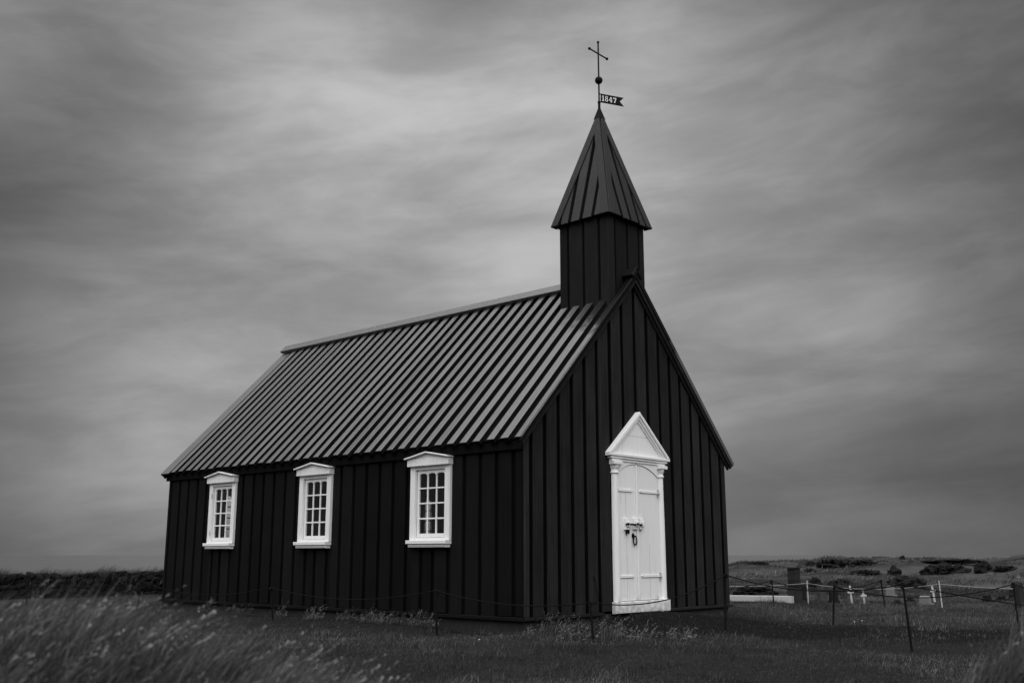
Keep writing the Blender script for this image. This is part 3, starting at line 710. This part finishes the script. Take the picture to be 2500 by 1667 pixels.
# ------------------------------------------------------------------ blades of grass
def blade_mesh(base, h, w, lean, curl, tone, segs=2, heads=None):
    """base Nx3, h/w N, lean Nx2 unit direction, curl N, tone N; every blade a tapered strip of triangles"""
    n = len(base); face = rng.uniform(0, math.pi, n); sx, sy = np.cos(face)*w*.5, np.sin(face)*w*.5
    V = []; 
    for k in range(segs+1):
        t = k/segs; hx = lean[:, 0]*h*curl*t**1.8; hy = lean[:, 1]*h*curl*t**1.8; hz = h*t*(1 - .32*curl*t)
        c = base + np.stack([hx, hy, hz], 1); s = 1 - .75*t
        if k < segs: V += [c - np.stack([sx*s, sy*s, 0*sx], 1), c + np.stack([sx*s, sy*s, 0*sx], 1)]
        else: V += [c]
    nv = 2*segs + 1; V = np.stack(V, 1).reshape(-1, 3); T = []
    for k in range(segs-1): a = 2*k; T += [(a, a+1, a+3), (a, a+3, a+2)]
    T += [(2*segs-2, 2*segs-1, 2*segs)]
    T = np.array(T); F = (np.arange(n)[:, None, None]*nv + T[None]).reshape(-1, 3); tn = np.repeat(tone, nv)
    if heads is not None and heads.any():
        idx = np.where(heads)[0]; Vh = []; m = 7
        hb = base[idx]; hh = h[idx]; hc = curl[idx]; hl = lean[idx]
        for k in range(m):
            t = .72 + .30*k/m; c = hb + np.stack([hl[:, 0]*hh*hc*t**1.8, hl[:, 1]*hh*hc*t**1.8, hh*t*(1 - .32*hc*t)], 1)
            a = rng.uniform(0, 6.28, len(idx)); ln = (.012 + .022*(1 - k/m))*rng.uniform(.6, 1.3, len(idx)); d = np.stack([np.cos(a)*.7 + hl[:, 0]*.5, np.sin(a)*.7 + hl[:, 1]*.5, rng.uniform(.1, .8, len(idx))], 1)
            e = c + d*ln[:, None]; pz = np.stack([-np.sin(a), np.cos(a), 0*a], 1)*(.0032)
            Vh += [c, e - pz, e + pz + np.array((0, 0, .005))]
        Vh = np.stack(Vh, 1).reshape(-1, 3); k0 = len(V); nt_ = len(Vh)//3
        V = np.vstack([V, Vh]); F = np.vstack([F, k0 + np.arange(nt_*3).reshape(-1, 3)]); tn = np.concatenate([tn, np.repeat(np.clip(tone[idx] + .25, 0, 1.4), m*3)])
    return V, F, tn
def fast_mesh(name, V, F, tone, m, origin=None):
    V = np.asarray(V, np.float32)
    if origin is not None: V = V - np.asarray(origin, np.float32)
    me = bpy.data.meshes.new(name); nf = len(F)
    me.vertices.add(len(V)); me.vertices.foreach_set('co', V.ravel()); me.loops.add(nf*3); me.loops.foreach_set('vertex_index', np.asarray(F, np.int32).ravel())
    me.polygons.add(nf); me.polygons.foreach_set('loop_start', np.arange(0, nf*3, 3, dtype=np.int32)); me.polygons.foreach_set('loop_total', np.full(nf, 3, np.int32))
    me.attributes.new('tone', 'FLOAT', 'POINT').data.foreach_set('value', np.asarray(tone, np.float32)); me.update(calc_edges=True); me.materials.append(M[m])
    o = bpy.data.objects.new(name, me); COL.objects.link(o)
    if origin is not None: o.location = origin
    return o
def ld(l, d): return CAM[0] + l*RT[0] + d*F0[0], CAM[1] + l*RT[1] + d*F0[1]
def wind(n, spread=.8):
    a = rng.normal(0, spread, n); c, s = np.cos(a), np.sin(a)
    return np.stack([RT[0]*c - RT[1]*s, RT[1]*c + RT[0]*s], 1)
def in_church(x, y): return (x > -L - .05) & (x < .05) & (y > -.05) & (y < W + .05)
def lawn():
    n = 700000; d = 7.0 + (rng.uniform(0, 1, n)**1.6)*26; l = rng.uniform(-1, 1, n)*(.56*d + .5); x, y = ld(l, d)
    di = dirt_mask(x, y); nn = fbm(x*.8, y*.8, 41)
    keep = ~in_church(x, y) & (rng.uniform(0, 1, n) > di*.72)
    keep &= rng.uniform(0, 1, n) < (.35 + 1.2*nn)
    x, y, d, nn = x[keep], y[keep], d[keep], nn[keep]; n = len(x)
    clump = fbm(x*2.3, y*2.3, 77, 3)
    h = (.016 + .036*rng.uniform(0, 1, n)**2)*(.4 + 1.1*clump + .5*nn); long_ = rng.uniform(0, 1, n) < .012; h = np.where(long_, h*2.2, h)*(1 + 1.3*sstep(clump, .47, .62))*np.where(dirt_mask(x, y) > .5, .6, 1)
    w = (.0022 + .00016*d)*rng.uniform(.7, 1.4, n)
    patch = sstep(fbm(x*.42, y*.42, 101, 4), .33, .60); h = h*(.85 + .35*patch)
    tone = (rng.uniform(0, 1, n)**3*(.4 + 1.0*fbm(x*1.4, y*1.4, 91)) + long_*.3)*(.6 + .9*patch) + .06*patch + .03
    V, F, t = blade_mesh(np.stack([x, y, G(x, y) - .005], 1), h, w, wind(n, 1.4), rng.uniform(.2, 1.0, n), tone, 2)
    tag(fast_mesh('lawn_grass', V, F, t, 'grass'), 'short dark grass of the churchyard lawn', 'grass', kind='stuff')
lawn()
def dunes():
    n = 90000; r = 30 + 66*rng.uniform(0, 1, n)**1.2; a = rng.uniform(.12, .62, n); x = CAM[0] + r*(np.cos(a)*F0[0] + np.sin(a)*RT[0]); y = CAM[1] + r*(np.cos(a)*F0[1] + np.sin(a)*RT[1])
    cl = fbm(x*.35, y*.35, 61, 4); keep = rng.uniform(0, 1, n) < sstep(cl, .36, .6); x, y, cl, r = x[keep], y[keep], cl[keep], r[keep]; n = len(x)
    h = (.08 + .22*rng.uniform(0, 1, n)**2)*(.3 + 1.3*cl); V, F, t = blade_mesh(np.stack([x, y, G(x, y) - .02], 1), h, rng.uniform(.02, .05, n)*r/60, wind(n, .9), rng.uniform(.3, 1.2, n), rng.uniform(0, 1, n)**2.2*.75*sstep(fbm(x*.12, y*.12, 68, 3), .3, .6)*1.3, 2)
    tag(fast_mesh('dune_grass', V, F, t, 'tall_grass'), 'coarse grass covering the dunes beyond the graveyard', 'grass', kind='stuff')
dunes()
def tall():
    n = 280000; l = rng.uniform(-4.2, 4.2, n); d = rng.uniform(2.2, 7.2, n)
    wL = np.exp(-((l + 2.1)/1.5)**2 - ((d - 4.15)/.9)**2)*1.25 + .6*np.exp(-((l + .6)/.75)**2 - ((d - 3.95)/.7)**2)
    wR = np.exp(-((l - 2.15)/.68)**2 - ((d - 4.1)/.9)**2)*1.6
    x, y = ld(l, d); cl = fbm(x*2.1, y*2.1, 55, 3); wgt = np.maximum(wL, wR)
    keep = rng.uniform(0, 1, n) < wgt*(.15 + 1.6*cl) ; keep &= wgt > .10
    x, y, cl, wgt, l = x[keep], y[keep], cl[keep], wgt[keep], l[keep]; n = len(x)
    h = (.14 + .34*rng.uniform(0, 1, n))*(.45 + .8*cl)*(.45 + .65*np.clip(wgt, 0, 1)); w = rng.uniform(.003, .0065, n)
    tone = rng.uniform(0, 1, n)**2.5*(.3 + 1.2*cl); hd = (rng.uniform(0, 1, n) < .05) & (h > .15)
    V, F, t = blade_mesh(np.stack([x, y, G(x, y) - .01], 1), h, w, wind(n, .55), rng.uniform(.3, 1.1, n), tone, 3, hd)
    tag(fast_mesh('tall_grass', V, F, t, 'tall_grass'), 'tall windswept grass close to the viewer, out of focus', 'grass', kind='stuff')
tall()
def wall_grass():
    n = 9000; s = rng.uniform(0, 1, n); o = rng.normal(0, .2, n); x = wa[0] + (wb[0]-wa[0])*s + wn[0]*o; y = wa[1] + (wb[1]-wa[1])*s + wn[1]*o
    cl = fbm(s*24, s*3, 15, 3); z = G(x, y) + .56 + .08*(cl - .4) - np.clip(np.abs(o) - .22, 0, 1)*.8
    h = (.12 + .30*rng.uniform(0, 1, n)**2)*(.3 + 1.6*cl); V, F, t = blade_mesh(np.stack([x, y, z], 1), h, rng.uniform(.008, .016, n), wind(n, .8), rng.uniform(.3, 1.2, n), rng.uniform(0, .8, n)**2, 2)
    ob = fast_mesh('grass_cap', V, F, t, 'tall_grass', origin=np.array(sw.location)); ob.location = (0, 0, 0); ob.parent = sw; tag(ob, kind='stuff')
wall_grass()
def tuft(px, py, n, hgt, rad, label, name='grass_tuft', dry=.9, hd=.5, lean=.7, cat='grass tuft', group='tufts of seeding grass round the church'):
    c = at(px, py); a = rng.uniform(0, 6.28, n); r = rad*np.sqrt(rng.uniform(0, 1, n)); x, y = c[0] + r*np.cos(a), c[1] + r*np.sin(a)
    k = ~in_church(x, y); x, y = x[k], y[k]; n = len(x)
    h = hgt*(.25 + .9*rng.uniform(0, 1, n)**1.6)*np.clip(1.25 - r[k]/rad*.7, .3, 1.2); V, F, t = blade_mesh(np.stack([x, y, G(x, y) - .01], 1), h, rng.uniform(.0025, .0055, n), wind(n, 1.3), rng.uniform(.1, 1.2, n)*lean, rng.uniform(.05, 1, n)**1.6*dry, 3, rng.uniform(0, 1, n) < hd)
    tag(fast_mesh(name, V, F, t, 'weed', origin=c), label, cat, group)
TUFTS = [
 (500, 1494, 40, .30, .12, 'single thin weed under the left church window', .7, .6), (592, 1499, 60, .30, .16, 'small weed clump left of the rope post under the wall', .7, .6),
 (690, 1506, 120, .30, .2, 'pale weed clump just right of the left wall post', .8, .6), (845, 1514, 140, .24, .2, 'low weed clump under the middle church window', .7, .5),
 (960, 1524, 140, .26, .3, 'low seeding clump left of the right window post', .8, .6), (1030, 1527, 170, .30, .25, 'seeding clump at the foot of the right window post', .9, .7),
 (1125, 1532, 320, .46, .2, 'tall pale seeding tuft under the right church window', 1.3, .8), (1210, 1538, 70, .30, .25, 'sparse stalks near the front church corner', .8, .5),
 (1262, 1542, 8, .78, .06, 'few very tall bare stalks before the church corner', .9, .3), (1345, 1538, 90, .34, .4, 'broad pale tuft left of the post before the gable', 1.1, .7),
 (1405, 1562, 120, .40, .3, 'drooping seed grass left beside the front rope post', 1.0, .8), (1490, 1560, 130, .44, .22, 'bushy seed grass right beside the front rope post', 1.0, .8),
 (1568, 1562, 90, .3, .24, 'low pale grass tuft on the earth before the door', 1.0, .7), (1655, 1560, 120, .26, .24, 'flattened pale grass tuft between door and corner post', 1.2, .7),
 (1525, 1500, 60, .24, .16, 'small tuft at the left end of the white threshold', .8, .3),
 (760, 1511, 150, .28, .18, 'weed clump between the left and middle windows', .9, .6), (905, 1518, 150, .26, .2, 'weed clump just right of the middle church window', .9, .6), (1078, 1529, 220, .36, .2, 'seeding clump left beside the tall pale tuft', 1.1, .7), (1168, 1538, 120, .3, .2, 'seeding clump right beside the tall pale tuft', .9, .6),
 (1796, 1494, 300, .24, .2, 'dark tuft at the right foot of the church', .5, .1), (1880, 1502, 1100, .42, .5, 'large rounded tuft around the far rope post', .8, .1),
 (1975, 1506, 500, .26, .45, 'long grass tuft right of the large rounded tuft', .5, .15), (2100, 1502, 800, .38, .6, 'pale long grass behind the path and left of the far post', .8, .3),
 (2172, 1494, 350, .32, .3, 'dark tuft at the foot of the far right post', .5, .2)]
for (px, py, n, hg, rd, lb, dr, hd) in TUFTS: tuft(px, py, n, hg, rd, lb, dry=dr, hd=hd)

# ------------------------------------------------------------------ rope fence round the church
def rope_post(b_px, t_px, label, base=None):
    q = at(*b_px) if base is None else np.array((base[0], base[1], float(G(*base)))); t = above(t_px[0], t_px[1], q); d = t - q
    b = MB().tube([-.12*d/np.linalg.norm(d), d*.5, d], [.017, .016, .014], 8)
    b.tube([d + np.array((.022*math.cos(a), .0, .022*math.sin(a) - .022)) for a in np.linspace(0, 2*math.pi, 11)], .008, 6, False)
    for k in range(3): b.ball(d + np.array((random.uniform(-.02, .02), random.uniform(-.02, .02), -.025 - .018*k)), (.026, .026, .018), 8, 5)
    tag(b.build('rope_post', 'iron', loc=q), label, 'post', 'iron posts carrying the rope'); return q + d*.97
def oy(px, y, py): return None
def on_wall_line(px, py, y):
    d = ray(px, py); t = (y - CAM[1])/d[1]; return (CAM + d*t)[:2]
Pj = rope_post((334, 1478), (344.6, 1416), 'iron post left of the church, before the stone wall', on_wall_line(336, 1470, -.55))
Pi = rope_post((669, 1508), (661, 1431), 'iron post before the side wall, between left and middle window', on_wall_line(667, 1500, -.75))
Ph = rope_post((1067, 1515), (1064, 1437), 'iron post before the side wall, under the right window', on_wall_line(1067, 1500, -.8))
Pg = rope_post((1449, 1568), (1440.5, 1467), 'short iron post before the gable, left of the door')
Pa = rope_post((1771, 1539), (1771, 1398), 'iron post before the right corner of the gable')
Pe = rope_post((2227, 1592), (2203.4, 1421), 'nearest and tallest leaning iron post on the right')
Pb = rope_post((1890.6, 1487), (1883.8, 1415), 'iron post in the large tuft right of the church')
Pc = rope_post((2034, 1526), (2037.6, 1427), 'iron post beside the dark headstone, behind the path')
Pd = rope_post((2161.7, 1487), (2150, 1415), 'thin far iron post right of the two white crosses')
Pf = rope_post((2489, 1545), (2473, 1421.6), 'iron post at the far right edge')
Pk = rope_post((70, 1490), (62, 1410), 'iron post half hidden by tall grass, far left', on_wall_line(66, 1480, -.9))
def rope(a, c, sag, label, r=.009, m='rope', name='rope', cat='rope', group='ropes slung between the iron posts'):
    n = 24; o = np.array(a, float); pts = [np.array(a)*(1-t) + np.array(c)*t - np.array((0, 0, 4*sag*t*(1-t))) - o for t in np.linspace(0, 1, n+1)]
    tag(MB().tube(pts, r, 6).build(name, m, loc=o), label, cat, group)
rope(Pk, Pj, .14, 'dark rope at far left, before the stone wall'); rope(Pj, Pi, .20, 'thin rope before the left church window'); rope(Pi, Ph, .17, 'thin rope between left and right posts of the side wall')
rope(Ph, Pg, .12, 'rope passing the near corner of the church'); rope(Pg, Pa, .19, 'rope sagging across the white door threshold')
rope(Pa, Pe, .16, 'nearest dark rope running right from the church corner')
E2 = above(2780, 1505, CAM + F0*13 + RT*8); rope(Pe, E2, .05, 'dark rope leaving at the right edge from the tallest post')
gq = np.array((E2[0], E2[1], float(G(E2[0], E2[1])))); 
rope(Pb, Pd, .20, 'far rope between tuft post and thin far post'); rope(Pc, Pf, .20, 'long rope from behind the path to the right edge post'); rope(Pc, Pd, .16, 'rope hanging before the two white crosses')
BK = above(1640, 1450, Pb - RT*2.2 + F0*.6); rope(BK, Pb, .06, 'far rope coming from behind the church')
E3 = above(2720, 1470, Pf + RT*2.0); rope(Pf, E3, .06, 'rope leaving the right edge post outwards')

# ------------------------------------------------------------------ graveyard
def scale_obj(px, py): q = at(px, py); return q, 1/ppm(q)
def put(b, name, m, px, py, label, cat, group=None, tilt=0.0, yaw=0.0):
    q = at(px, py); o = b.build(name, m, loc=q); o.rotation_euler = (0, tilt, YAW + yaw); tag(o, label, cat, group); return o
# upright axes of these: local x = to the right of the viewer, local y = away, z = up
def cross(px, py, top, arm, wpx, label, m='white_old', tilt=0.0):
    q = at(px, py); s = 1/ppm(q); h = (py - top)*s; w = wpx*s*.5; t = max(.024, 3.0*s*.5)
    b = MB().plate([(-t, -.1), (t, -.1), (t, h - t), (t*.5, h), (-t*.5, h), (-t, h - t)], (0, t*.5, 0), X, Z, -Y, t, .004)
    za = (py - arm)*s; b.plate([(-w, za - t), (w, za - t), (w + t*.3, za), (w, za + t), (-w, za + t), (-w - t*.3, za)], (0, t*.5 - .006, 0), X, Z, -Y, t + .012, .004)
    o = put(b, 'grave_cross', m, px, py, label, 'cross', 'crosses on the graves', tilt, random.uniform(-.3, .3)); return o
cross(2080, 1472, 1430, 1446, 14, 'larger white wooden cross of the pair, left', tilt=-.06)
cross(2111, 1473, 1438, 1454, 13, 'smaller white wooden cross of the pair, right', tilt=-.08)
cross(2282.4, 1469, 1430.5, 1442.6, 12, 'slim white cross beside the leaning white stake', tilt=-.1)
cross(1824, 1451, 1430, 1436, 9, 'small dark cross behind the white grave kerb', 'stone_dark')
def headstone(px, py, top, wpx, label, m='stone', kind='round', tilt=0.0, yaw=.5, depth=.14):
    q = at(px, py); s = 1/ppm(q); h = (py - top)*s; w = wpx*s*.5
    if kind == 'round': po = [(-w, -.1), (w, -.1), (w, h*.72)] + [(w*math.cos(a), h*.72 + h*.28*math.sin(a)) for a in np.linspace(.3, math.pi - .3, 7)] + [(-w, h*.72)]
    elif kind == 'point': po = [(-w, -.1), (w, -.1), (w*.96, h*.78), (0, h), (-w*.96, h*.78)]
    elif kind == 'shoulder': po = [(-w, -.1), (w, -.1), (w, h*.6), (w*.6, h*.72), (w*.5, h), (-w*.5, h), (-w*.6, h*.72), (-w, h*.6)]
    else: po = [(-w, -.1), (w, -.1), (w*.92, h), (-w*.85, h*.95)]
    po = [(a*random.uniform(.95, 1.05), c) for a, c in po]
    b = MB().plate(po, (0, depth*.5, 0), X, Z, -Y, depth, .012)
    b.box((-w*1.15, -depth*.75, -.12), (w*1.15, depth*.75, .05))
    return put(b, 'headstone', m, px, py, label, 'headstone', 'headstones in the graveyard', tilt, yaw)
headstone(1958, 1465, 1426, 14, 'narrow dark slab right beside the roofed grave pillar', 'stone_dark', 'flat', yaw=.5, depth=.22)
headstone(2006, 1466, 1431, 19, 'rough grey headstone between white stake and dark headstone', 'stone', 'shoulder')
headstone(2036, 1471, 1443, 20, 'squat black headstone behind the iron post', 'stone_dark', 'flat', yaw=.1)
headstone(2062, 1462, 1436, 9, 'thin grey headstone left of the larger white cross', 'stone', 'point')
headstone(2142, 1456, 1431, 10, 'dim grey headstone left of the thin far post', 'stone', 'flat')
headstone(2175, 1455, 1430, 13, 'paler tall headstone right of the thin far post', 'stone_pale', 'flat', yaw=.7, depth=.2)
headstone(2223, 1468, 1459, 9, 'tiny dark headstone right of the tallest post', 'stone_dark', 'flat')
headstone(2191, 1474, 1463, 7, 'stubby dark marker low in the grass', 'stone_dark', 'point')
headstone(2260, 1476, 1454, 14, 'pale pointed headstone left of the slim white cross', 'stone_pale', 'point', yaw=.7, depth=.25)
headstone(2412, 1468, 1449, 16, 'dark pointed headstone, left one of a pair', 'stone_dark', 'point', tilt=-.04)
headstone(2446, 1466, 1452.5, 15, 'dark pointed headstone, right one of a pair', 'stone_dark', 'point')
headstone(2474, 1466, 1440, 16, 'dark shouldered headstone left of the large one', 'stone_dark', 'shoulder')
headstone(2492, 1482, 1421, 20, 'largest dark rounded headstone at the right edge', 'stone_mid', 'round')
big = at(2492, 1482); sb = 1/ppm(big)
o = MB().plate([(-.022, 0), (.022, 0), (.022, .14), (-.022, .14)], (0, 0, 0), X, Z, -Y, .03, .003).plate(rect(-.06, .075, .06, .105), (0, .002, 0), X, Z, -Y, .034, .003).build('grave_cross', 'stone_pale', loc=big + np.array((0, 0, 61.5*sb)))
o.rotation_euler = (0, 0, YAW + .4); tag(o, 'tiny pale cross crowning the largest headstone', 'cross', 'crosses on the graves')
# roofed pillar
q = at(1942, 1471); s = 1/ppm(q); pil = empty('grave_pillar', q, YAW + .72); tag(pil, 'roofed stone grave pillar built of square blocks', 'grave pillar')
hh = (1471 - 1376)*s; w = .155; z = -.1; lev = [0, .36, .60, .72, .86]
for k, (z0, z1, ww) in enumerate(((-.1, .40, .135), (.405, .58, .118), (.585, .74, .118), (.745, .87, .118))):
    MB().plate(rect(-ww, z0*hh, ww, z1*hh), (0, ww, 0), X, Z, -Y, 2*ww, .008).build('block', 'stone_mid', pil)
MB().plate([(-.165, .875*hh), (.165, .875*hh), (.165, .90*hh), (0, hh), (-.165, .90*hh)], (0, .165, 0), X, Z, -Y, .33, .01).build('roof', 'stone', pil)
# white kerb of a grave plot
q0, q1 = at(1700, 1464), at(1935, 1471); d = q1 - q0; ln = np.hypot(d[0], d[1])
kb = MB(); n = 6
kb.plate(rect(0, -.1, ln, .135), (0, 0, 0), X, Z, -Y, .14, .012); kb.plate(rect(-.14, -.1, 2.4, .137), (ln + .004, 0, 0), Y, Z, X, .14, .012)
o = kb.build('grave_kerb', 'white_old', loc=q0); o.rotation_euler = (0, 0, math.atan2(d[1], d[0])); tag(o, 'low white-painted grave kerb right of the church', 'grave kerb')
# stakes and cord
def stake(b_px, t_px, label):
    q = at(*b_px); t = above(*t_px, q); tag(MB().tube([(0, 0, -.05), (t - q)], .014, 8).build('white_stake', 'white_old', loc=q), label, 'stake', 'white stakes in the graveyard'); return q + (t - q)*.88
s1 = stake((1973.8, 1475), (1970, 1416), 'upright white stake right of the roofed grave pillar'); s2 = stake((2300.6, 1483), (2292, 1417), 'leaning white stake beside the slim white cross')
e0 = above(1600, 1420, s1 - RT*4); e1 = above(2740, 1428, s2 + RT*5)
for a, c, sg, lb in ((e0, s1, .09, 'thin pale cord left of the upright stake'), (s1, s2, .13, 'thin pale cord between the two white stakes'), (s2, e1, .10, 'thin pale cord right of the leaning stake')):
    rope(a, c, sg, lb, .006, 'cord', 'cord', 'cord', 'pale cords between the stakes')

# ------------------------------------------------------------------ lava outcrops on the dunes
def outcrop(px, py, wpx, hpx, label, seed):
    q = at(px, py); s = 1/ppm(q); bm = bmesh.new(); bmesh.ops.create_icosphere(bm, subdivisions=4, radius=1.0); sc = np.array((wpx*s*.5, max(wpx*s*.3, .3), hpx*s*.62))
    for v in bm.verts:
        c0 = v.co.copy(); c = Vector((c0.x*min(sc[0]/sc[2], 5)*.8, c0.y, c0.z)); n1 = mnoise.fractal(c*1.3 + Vector((seed*3.7, 0, 0)), 1.0, 2.0, 5); n2 = mnoise.noise(c*3.1 + Vector((0, seed*5.1, 0)))
        n3 = mnoise.fractal(c*5.0 + Vector((seed, seed, 0)), .8, 2.0, 4); k = 1 + .6*n1 + .25*n2 + .30*n3; v.co = Vector((c0.x*(.7 + .3*k)*sc[0], c0.y*k*sc[1], c0.z*k*sc[2]*1.15 + .25*hpx*s))
    me = bpy.data.meshes.new('lava_outcrop'); bm.to_mesh(me); bm.free(); me.materials.append(M['lava'])
    o = bpy.data.objects.new('lava_outcrop', me); COL.objects.link(o); o.location = q; o.rotation_euler = (0, 0, YAW); tag(o, label, 'rock', 'dark lava outcrops on the dunes')
OUT = [(1993, 1432, 30, 20, 'pointed dark outcrop behind the upright white stake'), (2052, 1428, 60, 14, 'flat dark outcrop behind the squat black headstone'), (1852, 1377, 50, 6, 'tiny far outcrop on the crest nearest the church'), (1979, 1381, 26, 11, 'small far outcrop on the crest above the white stake'), (2042, 1381, 96, 16, 'long far outcrop crowning the left rise'),
       (2108, 1379, 60, 12, 'far outcrop right of the long crest outcrop'), (1978, 1396, 26, 8, 'small flat outcrop on the slope right of the pillar'), (2111, 1404, 76, 12, 'flat outcrop above the pair of white crosses'), (2184, 1404, 34, 20, 'blocky outcrop at mid slope above the tallest post'), (2203, 1364, 12, 7, 'single knob standing on the skyline'),
       (2310, 1401, 118, 22, 'broadest dark outcrop in the middle of the right slope'), (2402, 1395, 44, 24, 'steep outcrop right of the broadest one'), (2455, 1392, 60, 10, 'low outcrop toward the right edge'), (2215, 1430, 90, 22, 'dark overgrown outcrop behind the far headstones'), (2330, 1372, 150, 7, 'thin dark ledge along the right skyline'), (1845, 1452, 110, 20, 'dark scrubby bank behind the white kerb')]
for i, a in enumerate(OUT): outcrop(*a, i)

# ------------------------------------------------------------------ a few white flowers in the lawn
FL = [(252, 1470, 'single white flower left of the church'), (485, 1492, 'white flower below the left window'), (446, 1561, 'left white flower of a pair in the left lawn'), (454, 1555, 'right white flower of a pair in the left lawn'), (420, 1557, 'white flower beside the pair in the left lawn'),
      (1169, 1563, 'lone white flower in the lawn before the church corner'), (2104, 1515, 'white flower in the long grass behind the path'), (2086, 1518, 'small white flower left in the long grass behind the path')]
for px, py, lb in FL:
    q = at(px, py + 4); b = MB().tube([(0, 0, 0), (.005, 0, .03)], .002, 5)
    for k in range(6):
        a = k*math.pi/3; b.ball((.005 + .008*math.cos(a), .008*math.sin(a), .036), (.007, .007, .005), 6, 4)
    tag(b.build('white_flower', 'flower', loc=q), lb, 'flower', 'white flowers in the grass')
